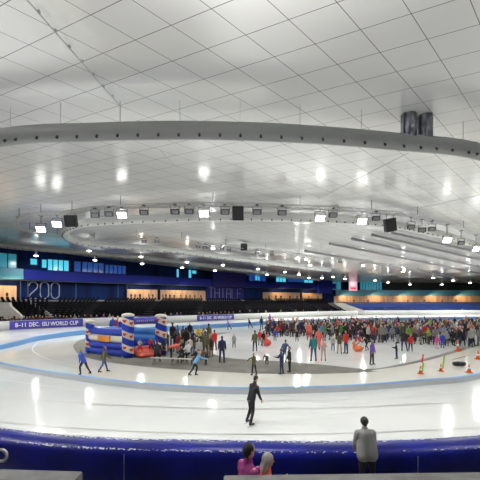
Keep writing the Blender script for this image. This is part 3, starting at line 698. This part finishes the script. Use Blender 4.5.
def build_figure(pose, voxel, fingers=False, long_hair=False, skates=True, bulk=1.0):
    q = POSES[pose]; L = math.radians(q['lean']); t = Vector((0, math.sin(L), math.cos(L))); X = Vector((1,0,0)); fwd = Vector((0, math.cos(L), -math.sin(L)))
    P = Vector((0,0,.95)); hd = math.radians(q['head']); h = Vector((0, math.sin(hd*.6), math.cos(hd*.6))); hf = Vector((0, math.cos(hd), -math.sin(hd)))
    N = P+t*.53; HD = N+t*.05+h*.155; legs, arms = {}, {}
    for s, k in ((-1,'l'),(1,'r')):
        a, b, kn = q[k]; hip = P+X*s*.095-t*.04; knee = hip+dirv3(s, a, b)*.43; ank = knee+dirv3(s, a-kn, b*.6)*.42; legs[s] = (hip, knee, ank)
    for s, k in ((-1,'L'),(1,'R')):
        a, b, el = q[k]; sh = P+t*.47+X*s*.185; elb = sh+dirv3(s, a, b)*.285; wr = elb+dirv3(s, a+el, b*q.get('fb', .6))*.25; arms[s] = (sh, elb, wr, dirv3(s, a+el, b*q.get('fb', .5)))
    sole = min(legs[s][2].z for s in legs)-(.085 if not skates else .135)
    up = Vector((0,0,-sole)); n = 12 if voxel < .02 else 8
    rotH = Matrix.Rotation(-hd, 3, 'X'); rotT = Matrix.Rotation(-L, 3, 'X')
    # one continuous body
    bm = bmesh.new()
    ball(bm, HD, 1, n+4, (.075,.095,.118), rotH); ball(bm, HD+hf*.035-h*.065, 1, n, (.055,.055,.055), rotH)
    capsule(bm, HD+hf*.088+h*.01, HD+hf*.106-h*.022, .010, .014, 8)                      # nose
    ball(bm, HD+hf*.082-h*.055, 1, 8, (.025,.012,.008), rotH)                              # mouth
    for s in (-1,1): ball(bm, HD+X*s*.075-hf*.005, 1, 8, (.012,.022,.034), rotH)           # ears
    capsule(bm, N-t*.04, HD-h*.05, .055, .05, n)
    for s in (-1,1):
        capsule(bm, P+X*s*.07, P+t*.40+X*s*.075, .085, .095, n); capsule(bm, N-t*.05, arms[s][0], .05, .055, n)
        sh, elb, wr, hdv = arms[s]; capsule(bm, sh, elb, .048, .038, n); capsule(bm, elb, wr, .038, .028, n)
        side = Vector((0,1,0)) if abs(hdv.y) < .8 else Vector((0,0,1)); side = (side-hdv*side.dot(hdv)).normalized(); pn = hdv.cross(side)
        if fingers:
            capsule(bm, wr, wr+hdv*.085, .026, .03, 10); capsule(bm, wr+hdv*.05+side*.015, wr+hdv*.085+side*.022, .022, .02, 8); capsule(bm, wr+hdv*.05-side*.015, wr+hdv*.085-side*.022, .022, .02, 8)
            for k, ln in enumerate((.070,.080,.074,.058)):
                b0 = wr+hdv*.095+side*(.033-.022*k); b1 = b0+hdv*ln*.55-pn*s*.008; b2 = b1+hdv*ln*.4-pn*s*.026
                capsule(bm, b0, b1, .0095, .009, 8); capsule(bm, b1, b2, .009, .0075, 8)
            b0 = wr+hdv*.035+side*.026; b1 = b0+hdv*.035+side*.028; b2 = b1+hdv*.032+side*.008; capsule(bm, b0, b1, .012, .011, 8); capsule(bm, b1, b2, .011, .009, 8)
        else:
            capsule(bm, wr, wr+hdv*.08, .028, .034, n); capsule(bm, wr+hdv*.08, wr+hdv*.15, .032, .018, n); capsule(bm, wr+hdv*.03+side*.02, wr+hdv*.09+side*.045, .014, .012, n)
        hip, knee, ank = legs[s]; capsule(bm, hip, knee, .075, .052, n); capsule(bm, knee, ank, .052, .034, n)
        capsule(bm, ank, ank+Vector((0,.10,-.055)), .034, .026, n)
    for v in bm.verts: v.co += up
    out = {'body': remesh(bm, voxel, 1 if fingers else 2)}
    # jacket
    bm = bmesh.new(); k = bulk
    for s in (-1,1):
        capsule(bm, P-t*.07+X*s*.075*k, P+t*.22+X*s*.068*k, .118*k, .112*k, n); capsule(bm, P+t*.22+X*s*.068*k, P+t*.41+X*s*.085, .112*k, .098*k, n)
        sh, elb, wr, hdv = arms[s]; sh = sh-t*.02; capsule(bm, N-t*.03+X*s*.03, sh, .075, .062*k, n); capsule(bm, P+t*.36+X*s*.06, sh-t*.06, .09, .07*k, n); capsule(bm, sh, elb, .070*k, .058*k, n); capsule(bm, elb, wr-hdv*.01, .058*k, .046*k, n)
    capsule(bm, N-t*.08, N+t*.055, .095, .072, n); capsule(bm, P-t*.05+fwd*-.01, P+t*.42-fwd*.01, .118*k, .105*k, n)
    for v in bm.verts: v.co += up
    out['jacket'] = remesh(bm, voxel)
    bm = bmesh.new()
    for s in (-1,1):
        hip, knee, ank = legs[s]; capsule(bm, P+t*.02+X*s*.065, hip, .108, .100, n); capsule(bm, hip, knee, .096*k, .068, n); capsule(bm, knee, ank, .068, .050, n)
    for v in bm.verts: v.co += up
    out['trousers'] = remesh(bm, voxel)
    bm = bmesh.new(); hk = 1+(bulk-1)*.5; ball(bm, HD-hf*.020+h*.016, 1, n+4, (.084*hk,.092*hk,.108*min(hk, 1.06)), rotH)
    capsule(bm, HD-hf*.045-h*.03, HD-hf*.045-h*.065, .062, .055, n)
    if long_hair:
        for s in (-1,0,1): capsule(bm, HD-hf*.03+X*s*.05, HD-hf*.07-h*.17+X*s*.055, .055, .045, n)
    for v in bm.verts: v.co += up
    out['hair'] = remesh(bm, voxel)
    shoes = []
    for s in (-1,1):
        ank = legs[s][2]+up; bm = bmesh.new(); z0 = (.085 if not skates else .135)
        capsule(bm, ank+Vector((0,0,.04)), ank+Vector((0,-.01,-.03)), .052, .055, n); capsule(bm, ank+Vector((0,-.02,-.045)), ank+Vector((0,.15,-.052)), .046, .036, n)
        sh = remesh(bm, voxel, 1); bl = None
        if skates:
            bm = bmesh.new(); box(bm, ank.x, ank.y+.06, ank.z-.128, .012, .40, .016)
            for dy in (-.02, .12): box(bm, ank.x, ank.y+dy, ank.z-.10, .02, .05, .05)
            bl = bpy.data.meshes.new('blade'); bm.to_mesh(bl); bm.free()
        shoes.append((sh, bl))
    out['shoes'] = shoes; out['eyes'] = HD+up, hf, h, X
    return out
FIG = {}
def fig(*a, **k):
    key = (a, tuple(sorted(k.items())))
    if key not in FIG: FIG[key] = build_figure(*a, **k)
    return FIG[key]
def obmat(name, me, m, parent):
    o = bpy.data.objects.new(name, me)
    if not me.materials: me.materials.append(None)
    o.material_slots[0].link = 'OBJECT'; o.material_slots[0].material = m
    return link(o, parent)
def cmat(c, rough=.75): return mat('cloth_%02d_%02d_%02d' % tuple(int(99*v) for v in c), c, rough)
COL = dict(black=(.009,.009,.011), navy=(.015,.025,.08), blue=(.03,.08,.45), light_blue=(.16,.42,.72), red=(.62,.03,.03), coral=(.80,.16,.12), orange=(.82,.22,.04), pink=(.70,.08,.30), pale_pink=(.72,.50,.47),
           magenta=(.28,.025,.17), purple=(.20,.08,.38), green=(.08,.38,.08), lime=(.35,.65,.10), olive=(.10,.09,.04), grey=(.33,.33,.32), light_grey=(.45,.45,.44), white=(.80,.80,.78), brown=(.10,.05,.03), maroon=(.20,.02,.03), teal=(.03,.22,.24), beige=(.45,.36,.24), yellow=(.75,.55,.05), denim=(.05,.08,.16), blond=(.50,.33,.14), charcoal=(.05,.05,.045), silver=(.40,.39,.36))
def person(px, py, top, pose, deg, jacket, trousers, hair, label, skates=True, long_hair=False, voxel=.018, fingers=False, bulk=1.0, hat=False, base=0.0, z=None, eyes=False, group=None):
    p = G(px, py, base) if z is None else Vector(((px-240)/F*z, z, base))
    f = fig(pose, voxel, fingers=fingers, long_hair=long_hair, skates=skates, bulk=bulk)
    nat = max(v.co.z for v in f['hair'].vertices)
    hgt = (py-top)/F*p.y if z is None else EYE+(HOR-top)/F*z-base
    t = thing('person', label, 'person', (p.x, p.y, base+.022 if base == 0 and z is None else base), math.radians(deg), group, hgt/nat)
    obmat('body', f['body'], skin, t); obmat('jacket', f['jacket'], cmat(COL[jacket]), t); obmat('trousers', f['trousers'], cmat(COL[trousers]), t)
    obmat('knit_hat' if hat else 'hair', f['hair'], cmat(COL[hair]), t)
    for sh, bl in f['shoes']:
        s = obmat('skate' if bl else 'shoe', sh, black, t)
        if bl: obmat('blade', bl, blade_m, s)
    if eyes:
        c, hf, h, X = f['eyes']
        for s in (-1,1):
            bm = bmesh.new(); ball(bm, c+hf*.080+h*.012+X*s*.030, .011, 8); obj('eye', bm, black, t, True)
    return t
# foreground
gm = person(367, 0, 418.5, 'leanon', 4, 'grey', 'black', 'charcoal', 'person in grey padded jacket leaning at the blue barrier, seen from behind', skates=False, voxel=.011, fingers=True, bulk=1.40, hat=True, z=6.6, base=.6, eyes=True)
wm = person(246, 0, 443, 'hold', -60, 'magenta', 'black', 'black', 'person with dark hair in a magenta jacket at the bottom edge', skates=False, voxel=.011, fingers=True, bulk=1.05, z=5.62, base=.05, eyes=True)
wr = person(264.5, 0, 452.5, 'hold', -80, 'coral', 'denim', 'silver', 'person with silver bobbed hair in a coral red jacket at the bottom edge', skates=False, long_hair=True, voxel=.011, fingers=True, z=5.55, base=.05, eyes=True)
# on the track
person(251.5, 425, 376.5, 'glide', -55, 'black', 'black', 'black', 'skater all in black with a cap gliding on the outer track nearest the camera', voxel=.012, fingers=True, hat=True, eyes=True)
person(83.5, 375.5, 349, 'skate', 70, 'blue', 'black', 'blond', 'blond skater in a blue jacket leftmost on the inner lane')
person(104, 373, 346.5, 'walk', -55, 'olive', 'denim', 'brown', 'dark-haired skater in olive jacket and jeans behind the blond blue-clad skater', long_hair=True)
person(195, 376.5, 351.5, 'reach', -75, 'light_blue', 'black', 'beige', 'skater in light blue top leaning forward in front of the bench')
person(254, 376, 353, 'onearm', 40, 'olive', 'black', 'beige', 'dark-clad skater with one arm held out, just beyond the black skater')
person(281.5, 375, 349, 'hold', 60, 'navy', 'navy', 'brown', 'skater in navy facing left, left one of the standing pair on the inner lane')
person(289.5, 373, 346.5, 'stand', 100, 'black', 'black', 'black', 'skater all in black, right one of the standing pair on the inner lane')
person(284.5, 362.5, 340, 'skate', -30, 'denim', 'denim', 'brown', 'skater in blue-grey seen just behind the standing pair')
person(267, 365, 354, 'bend', 150, 'black', 'black', 'black', 'person in black bending down to the ice on the grey strip')
person(372, 365.5, 340, 'stand', -140, 'purple', 'black', 'beige', 'skater in purple and blue top with black tights alone right of centre')
person(396.5, 359.5, 342.5, 'hold', 60, 'navy', 'navy', 'black', 'small skater in navy at the right with arms held forward')
person(404, 352, 330, 'reach', -20, 'black', 'denim', 'brown', 'adult in black leaning towards a child in red on the right of the infield')
person(410.5, 352, 334.5, 'stand', 160, 'red', 'black', 'brown', 'child in a red jacket beside the leaning adult in black')
person(437, 349.5, 335.5, 'walk', -30, 'pink', 'pale_pink', 'blond', 'small child in a pink suit beside the child in blue near the crowd')
person(442.5, 349, 333, 'walk', -30, 'blue', 'blue', 'blond', 'small child in a blue suit beside the child in pink near the crowd')
person(313.5, 362, 334, 'stand', 8, 'teal', 'denim', 'black', 'person in dark teal jacket and grey-blue trousers standing with back turned')
person(323.5, 361.5, 338.5, 'hold', 170, 'pale_pink', 'pale_pink', 'beige', 'person in a pale pink coat beside the one in dark teal', skates=True)
person(319, 350, 328, 'walk', 150, 'coral', 'coral', 'brown', 'person in coral red suit behind the pale pink coat')
person(309, 341, 322, 'stand', 170, 'coral', 'red', 'brown', 'person in coral red jacket at the front edge of the crowd')
person(333, 351, 335.5, 'stand', 150, 'light_grey', 'denim', 'brown', 'child in light grey jacket left of the person in olive')
person(339.5, 354.5, 332.5, 'hold', 170, 'olive', 'beige', 'brown', 'person in olive jacket and pale trousers right of the light grey child')
person(346, 354, 330.5, 'stand', 120, 'red', 'navy', 'brown', 'person in red jacket and navy trousers beside the person in olive')
person(360.5, 350, 335, 'reach', 100, 'red', 'white', 'white', 'child in red and white pushing the orange skating aid')
person(366.5, 351, 337, 'skate', 95, 'black', 'navy', 'red', 'child in black behind the child pushing the orange skating aid')
person(222, 363, 336, 'stand', 0, 'navy', 'navy', 'maroon', 'person in a navy coat standing with back turned right of the bench', skates=False)
person(214.5, 351, 330, 'stand', 30, 'red', 'maroon', 'brown', 'skater in a bright red jacket left of the navy coat')
person(234, 348.5, 334, 'stand', 180, 'grey', 'black', 'brown', 'small dark skater alone on the left part of the infield')
person(255, 352, 330.5, 'stand', 20, 'olive', 'black', 'black', 'tall skater in dark olive left of the red jacketed pair')
person(260, 346, 329.5, 'stand', 30, 'red', 'black', 'brown', 'skater in red jacket and black trousers next to the coral skating aid')
person(263.5, 346, 331, 'stand', 30, 'black', 'black', 'maroon', 'skater in black close behind the coral skating aid')
person(275, 341.5, 329, 'stand', 170, 'blue', 'navy', 'blond', 'skater in blue jacket alone before the left end of the crowd')
person(297, 342, 330, 'armsout', 170, 'black', 'black', 'black', 'small skater in black with both arms held straight out')
person(229, 330, 319.5, 'skate', 80, 'purple', 'navy', 'brown', 'distant skater in purple on the far track right of the small banner')
person(250, 328.5, 318, 'skate', 60, 'black', 'black', 'black', 'distant skater all in black leaning on the far track')
person(261.5, 330, 316.5, 'stand', 30, 'navy', 'denim', 'black', 'distant tall skater in navy on the far track')
person(270, 327, 314, 'walk', 30, 'purple', 'purple', 'purple', 'distant person in a violet suit above the left end of the crowd')
# around the castle and the bench
person(157, 363, 340, 'sit', 10, 'black', 'black', 'brown', 'person in black sitting on the left end of the white bench, back turned', skates=False)
person(171, 361, 342, 'bend', -60, 'coral', 'black', 'brown', 'person in bright coral jacket bending over at the bench', skates=False)
person(179, 354, 333, 'walk', 20, 'maroon', 'denim', 'black', 'person in dark red jacket and jeans behind the bench', skates=False)
person(186, 352, 327.5, 'stand', 10, 'black', 'black', 'black', 'tall person in black beside the dark red jacket near the castle', skates=False)
person(172.5, 347, 322.5, 'stand', -20, 'black', 'denim', 'brown', 'person in black with jeans standing right behind the right castle tower', skates=False)
person(167, 352, 331, 'hold', 160, 'olive', 'brown', 'blond', 'person in olive brown jacket right beside the right castle tower', skates=False)
person(193, 349, 330, 'hold', -30, 'navy', 'black', 'brown', 'person in navy behind the one in light grey near the bench', skates=False)
person(199, 361, 338.5, 'stand', 0, 'light_grey', 'grey', 'silver', 'broad person in a light grey coat seen from behind at the bench', skates=False, bulk=1.2)
person(205.5, 359, 331, 'stand', 20, 'olive', 'brown', 'brown', 'person in brown-olive coat right of the light grey coat', skates=False, bulk=1.1)
person(209, 346, 323.5, 'onearm', 40, 'olive', 'black', 'black', 'person in dark olive pointing, behind the group near the bench', skates=False)
person(188.5, 361, 341, 'sit', 150, 'white', 'black', 'brown', 'person in white top sitting at the right end of the bench', skates=False)
person(182, 362.5, 346, 'sit', 160, 'black', 'black', 'maroon', 'child in black sitting in the middle of the bench', skates=False)
person(196, 364, 349, 'sit', 140, 'black', 'brown', 'beige', 'child in black with fair hair sitting just right of the bench end', skates=False)
person(206, 365, 349, 'bend', 120, 'brown', 'black', 'black', 'person in dark brown crouching at the right of the bench', skates=False)
person(199, 345, 326, 'hold', 170, 'yellow', 'black', 'blond', 'person in yellow jacket in the middle of the group near the bench', skates=False)
person(210, 350, 334, 'stand', 170, 'pale_pink', 'grey', 'blond', 'child in pale pink right of the group near the bench', skates=False)
person(190, 341, 322, 'stand', 170, 'black', 'black', 'brown', 'person in black farthest back in the group near the bench', skates=False)
for a_ in ((175.5,352,331,'hold',40,'black','navy','brown','person in black and navy between the dark red jacket and the castle'),
           (183,346,326,'stand',-20,'brown','black','black','person in dark brown in the middle of the bench group'),
           (203,353,331,'hold',90,'black','black','blond','person in black with blond hair behind the light grey coat'),
           (164,356,336,'stand',150,'navy','black','black','person in navy at the foot of the right castle tower'),
           (190,356,337,'stand',20,'white','denim','brown','person in white jacket and jeans standing behind the bench'),
           (178,344,325,'walk',60,'denim','black','maroon','person with maroon hat at the back of the bench group'),
           (204,347,328,'stand',-90,'grey','black','black','person in mid grey jacket behind the brown-olive coat'),
           (211,357,336,'hold',60,'black','brown','brown','person in black jacket rightmost in the bench group'),
           (196,356,335,'walk',100,'brown','navy','black','person in brown jacket right behind the light grey coat'),
           (181,358,340,'stand',10,'black','denim','blond','child in black with blond hair behind the bench')):
    person(*a_, skates=False)
# children playing in the castle
pc = lambda a, b, u, v: cl(LT)+(cl(MT)-cl(LT))*u+(cl(BT)-cl(LT))*v
for u, v, ja, tr, ha, po, lab, dg, hh, bz in ((.62,1.35,'blue','navy','brown','stand','child in blue standing behind the left wall of the bouncy castle',200,1.5,0),(.80,1.4,'red','black','brown','stand','child in red standing behind the left wall of the bouncy castle',160,1.5,0)):
    q = castle_c+pc(0,0,u,v)
for i, (px, py, top, ja, tr, ha, po, lab) in enumerate(((113,326,315,'blue','navy','brown','stand','child in blue seen above the left wall of the bouncy castle'),(118,326,315,'red','navy','brown','stand','child in red seen above the left wall of the bouncy castle'))):
    z = 38; bs = 0; t = person(px, HOR+F*EYE/z, top+1, po, 180, ja, tr, ha, lab, skates=False)
for px, py, top, ja, tr, po, lab, hh, bz in ((143,352,343,'light_grey','red','sit','child in light grey sitting on the red castle step, left one',.9,.80),(150,351,341,'red','black','sit','child in red sitting on the red castle step, right one',.95,.80)):
    uu = .30 if px < 147 else .62; q = castle_c+a.lerp(b, uu)+nf*.30
    f = fig('sit', .018, fingers=False, long_hair=False, skates=False, bulk=1.0)
    pt = person(px, 400, 300, 'sit', -150, ja, tr, 'brown', lab, skates=False, z=q.y, base=0); s = .60
    pt.scale = (s,)*3; pt.location = (q.x, q.y, .50)
t = person(151, 351, 333, 'stand', 190, 'navy', 'navy', 'black', 'person in navy standing inside the bouncy castle by the right tower', skates=False, z=27.6, base=.56)
t.scale = (.75,)*3

# ---- crowd: one mesh per figure, coloured by what each one wears
def merged(pose):
    f = fig(pose, .032, fingers=False, long_hair=False, skates=False, bulk=1.1); bm = bmesh.new()
    for k, me in enumerate((f['body'], f['jacket'], f['trousers'], f['hair'], f['shoes'][0][0], f['shoes'][1][0])):
        n0 = len(bm.faces); bm.from_mesh(me); bm.faces.ensure_lookup_table()
        for i in range(n0, len(bm.faces)): bm.faces[i].material_index = min(k, 4); bm.faces[i].smooth = True
    me = bpy.data.meshes.new('person'); bm.to_mesh(me); bm.free()
    for _ in range(5): me.materials.append(None)
    return me, max(v.co.z for v in me.vertices)
CROWD = {p: merged(p) for p in ('stand','hold','walk','sit','pocket')}
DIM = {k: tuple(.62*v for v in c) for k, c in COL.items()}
def crowd(loc, deg, hgt, pose, j, tr, ha, label, group):
    me, nat = CROWD[pose]; o = bpy.data.objects.new('person', me); o.location = loc; o.rotation_euler = (0,0,math.radians(deg))
    s = hgt/CROWD['stand'][1]; o.scale = (s,)*3
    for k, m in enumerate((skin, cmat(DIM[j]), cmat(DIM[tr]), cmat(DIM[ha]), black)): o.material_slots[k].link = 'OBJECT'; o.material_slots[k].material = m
    link(o); tag(o, label, 'person', group)
JN = {'black':'black','navy':'navy','blue':'blue','light_blue':'azure','red':'red','coral':'coral','orange':'orange','pink':'pink','magenta':'magenta','purple':'purple','green':'green','lime':'lime','olive':'olive','grey':'grey','light_grey':'pale-grey','white':'white','brown':'brown','maroon':'maroon','teal':'teal','beige':'beige','denim':'slate'}
JW = ['black']*26+['navy']*12+['brown']*8+['olive']*3+['grey']*3+['maroon']*3+['red']*3+['blue']*3+['purple']*2+['white']*3+['light_grey']*2+['green','lime','orange','coral','pink','magenta','teal','beige','light_blue','denim']
used = set()
HN = {'black':'black hair','brown':'brown hair','blond':'blond hair','red':'red hat','white':'white hat','maroon':'maroon hat','beige':'beige hat','navy':'navy hat','silver':'grey hair','orange':'orange hat','light_blue':'azure hat'}
DJ = ['black']*8+['navy']*4+['brown']*4+['olive','grey','maroon','maroon','purple','white','denim','blue']
def combo(pre, suf):
    for _ in range(9000):
        j = random.choice(JW if pre in ('person','child') else DJ); tr = random.choice(['black','black','denim','navy','brown','grey']); ha = random.choice(['black','brown','black','brown','blond','red','white','maroon','beige','navy','silver','orange','light_blue'])
        if (pre, j, tr, ha) in used: continue
        used.add((pre, j, tr, ha)); return j, tr, ha, f'{pre} in {JN[j]} jacket, {JN[tr]} trousers and {HN[ha]}, {suf}'
placed, entries = [], []
def try_crowd(px, py, mind):
    p = G(px, py)
    if any((p-q).length < mind for q in placed): return None
    placed.append(p); return p
def front(px):   # front edge of the crowd as a row of feet
    for (x0,y0),(x1,y1) in zip(((262,336),(272,337),(310,337.5),(332,342),(392,343.5),(480,348),(500,348)), ((272,337),(310,337.5),(332,342),(392,343.5),(480,348),(500,348),(510,347))):
        if x0 <= px <= x1: return y0+(y1-y0)*(px-x0)/(x1-x0)
n = 0
for tries in range(30000):
    if n >= 430: break
    px = random.uniform(266, 486); fy = front(px); by = 330.0 if px < 320 else 327.5
    u = random.random(); py = fy-(fy-by)*(u**1.35)
    p = try_crowd(px, py, .47 if py > fy-5 else .52)
    if not p: continue
    n += 1
    pose = random.choice(['stand','hold','walk','pocket','sit','stand']); sm = random.random()
    hgt = random.uniform(1.62,1.90) if sm < .78 else random.uniform(1.15,1.4)
    where = 'crowd front' if py > fy-3 else ('mid crowd' if py > by+4 else 'crowd back')
    where += ', left' if px < 330 else (', middle' if px < 400 else ', right')
    entries.append(((p.x, p.y, .02), random.choice([180,150,210,90,-90,random.uniform(0,360)]), hgt, pose, 'person' if hgt > 1.5 else 'child', where, 'crowd on the infield', p.y+(0 if py > fy-4 else 40)))
for px in [2,5,9,12,16,19,24,27,30,33,36,40,43,46,50,53,56,60,64,67,71,75,79,85,91,97,104,110,165,171,177,181,199,203,207,210,214,217,221,225,229,233,240,250,258,266,281,296,303,318,331,345,362,372,385,398,411,428,446,462]:
    q = onpath(px, offset(FARC, random.uniform(1.15,1.9)))
    entries.append(((q.x, q.y, -.03), 180+random.uniform(-40,40), random.uniform(1.75,2.0), random.choice(['stand','hold','walk']), 'spectator', 'behind far barrier ' + ('left of castle' if px < 120 else 'behind the castle' if px < 190 else 'by small banner' if px < 240 else 'beyond the crowd'), 'spectators behind the far barrier', q.y if px < 240 else q.y+20))
for px in [7,131,135,140,149,153,163,166,170,174,181,186,190,195,201,269,276,281,290,297,309,318,354,368,384,408,424,442,456]:
    q = onpath(px, offset(WB, -2.6-random.random()))
    entries.append(((q.x, q.y, (E if px < 325 else 2.8)), 180+random.uniform(-90,90), random.uniform(1.65,1.85), random.choice(['stand','hold','pocket']), 'visitor', 'on concourse ' + ('far left' if px < 20 else 'behind the castle' if px < 210 else 'in the middle' if px < 330 else 'at the right'), 'visitors on the concourse', 60))
entries.sort(key=lambda e: e[7])
NI = 236
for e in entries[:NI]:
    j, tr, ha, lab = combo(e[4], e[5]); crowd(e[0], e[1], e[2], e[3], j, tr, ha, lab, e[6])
# the rest, deep in the mass behind them, as one object
mi, mlist, VV, FF, MI = {}, [], [], [], []
def midx(m):
    if m.name not in mi: mi[m.name] = len(mlist); mlist.append(m)
    return mi[m.name]
for e in entries[NI:]:
    me, nat = CROWD[e[3]]; s_ = e[2]/CROWD['stand'][1]; M = Matrix.Translation(e[0]) @ Matrix.Rotation(math.radians(e[1]), 4, 'Z') @ Matrix.Diagonal((s_, s_, s_, 1))
    ids = [midx(m) for m in (skin, cmat(DIM[random.choice(JW)]), cmat(DIM[random.choice(['black','navy','brown','denim'])]), cmat(DIM[random.choice(['black','brown','brown','blond','red','white','maroon'])]), black)]
    nv = len(VV); VV += [M @ v.co for v in me.vertices]
    for p in me.polygons: FF.append([nv+k for k in p.vertices]); MI.append(ids[p.material_index])
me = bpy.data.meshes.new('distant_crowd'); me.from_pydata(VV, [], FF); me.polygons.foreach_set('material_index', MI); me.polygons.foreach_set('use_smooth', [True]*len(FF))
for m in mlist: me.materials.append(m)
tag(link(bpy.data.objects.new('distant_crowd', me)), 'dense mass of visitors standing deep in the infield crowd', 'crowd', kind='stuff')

# ------------------------------------------------------------------ foreground parapets and rail
bm = bmesh.new(); z0 = 5.05
def slab(x0, x1, ya, yb, zf, ht=.28):
    f0, f1 = (x0-240)/F*zf, (x1-240)/F*zf; ta, tb = EYE-(ya-HOR)/F*zf, EYE-(yb-HOR)/F*zf
    bm = bmesh.new()
    v = [bm.verts.new(c) for c in ((f0,zf,ta),(f1,zf,tb),(f1,zf-ht,tb),(f0,zf-ht,ta),(f0,zf,0),(f1,zf,0),(f1,zf-ht,0),(f0,zf-ht,0))]
    for q in ((0,1,2,3),(4,5,6,7),(0,1,5,4),(2,3,7,6),(1,2,6,5),(0,3,7,4)): bm.faces.new([v[i] for i in q])
    bmesh.ops.bevel(bm, geom=bm.edges[:], offset=.015, segments=2)
    return bm
bm = bmesh.new(); box(bm, 2.35, 6.25, .3, 2.2, 1.1, .6); struct('standing_step', bm, concrete)
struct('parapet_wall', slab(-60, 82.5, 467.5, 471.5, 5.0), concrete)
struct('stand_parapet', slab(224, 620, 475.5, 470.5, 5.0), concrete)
t = thing('handrail_loop', 'round metal ring of a handrail at the lower left edge', 'handrail', ((1-240)/F*5.2, 5.2, 0))
bm = bmesh.new(); zc = EYE-(455.5-HOR)/F*5.2
tube(bm, [Vector((.085*math.cos(2*PI*k/24), 0, zc+.085*math.sin(2*PI*k/24))) for k in range(24)], .022, 8, True); obj('ring', bm, steel, t, True)
bm = bmesh.new(); cone(bm, (-.09,0,0), (-.09,0,zc), .022,.022,10); obj('post', bm, steel, t, True)
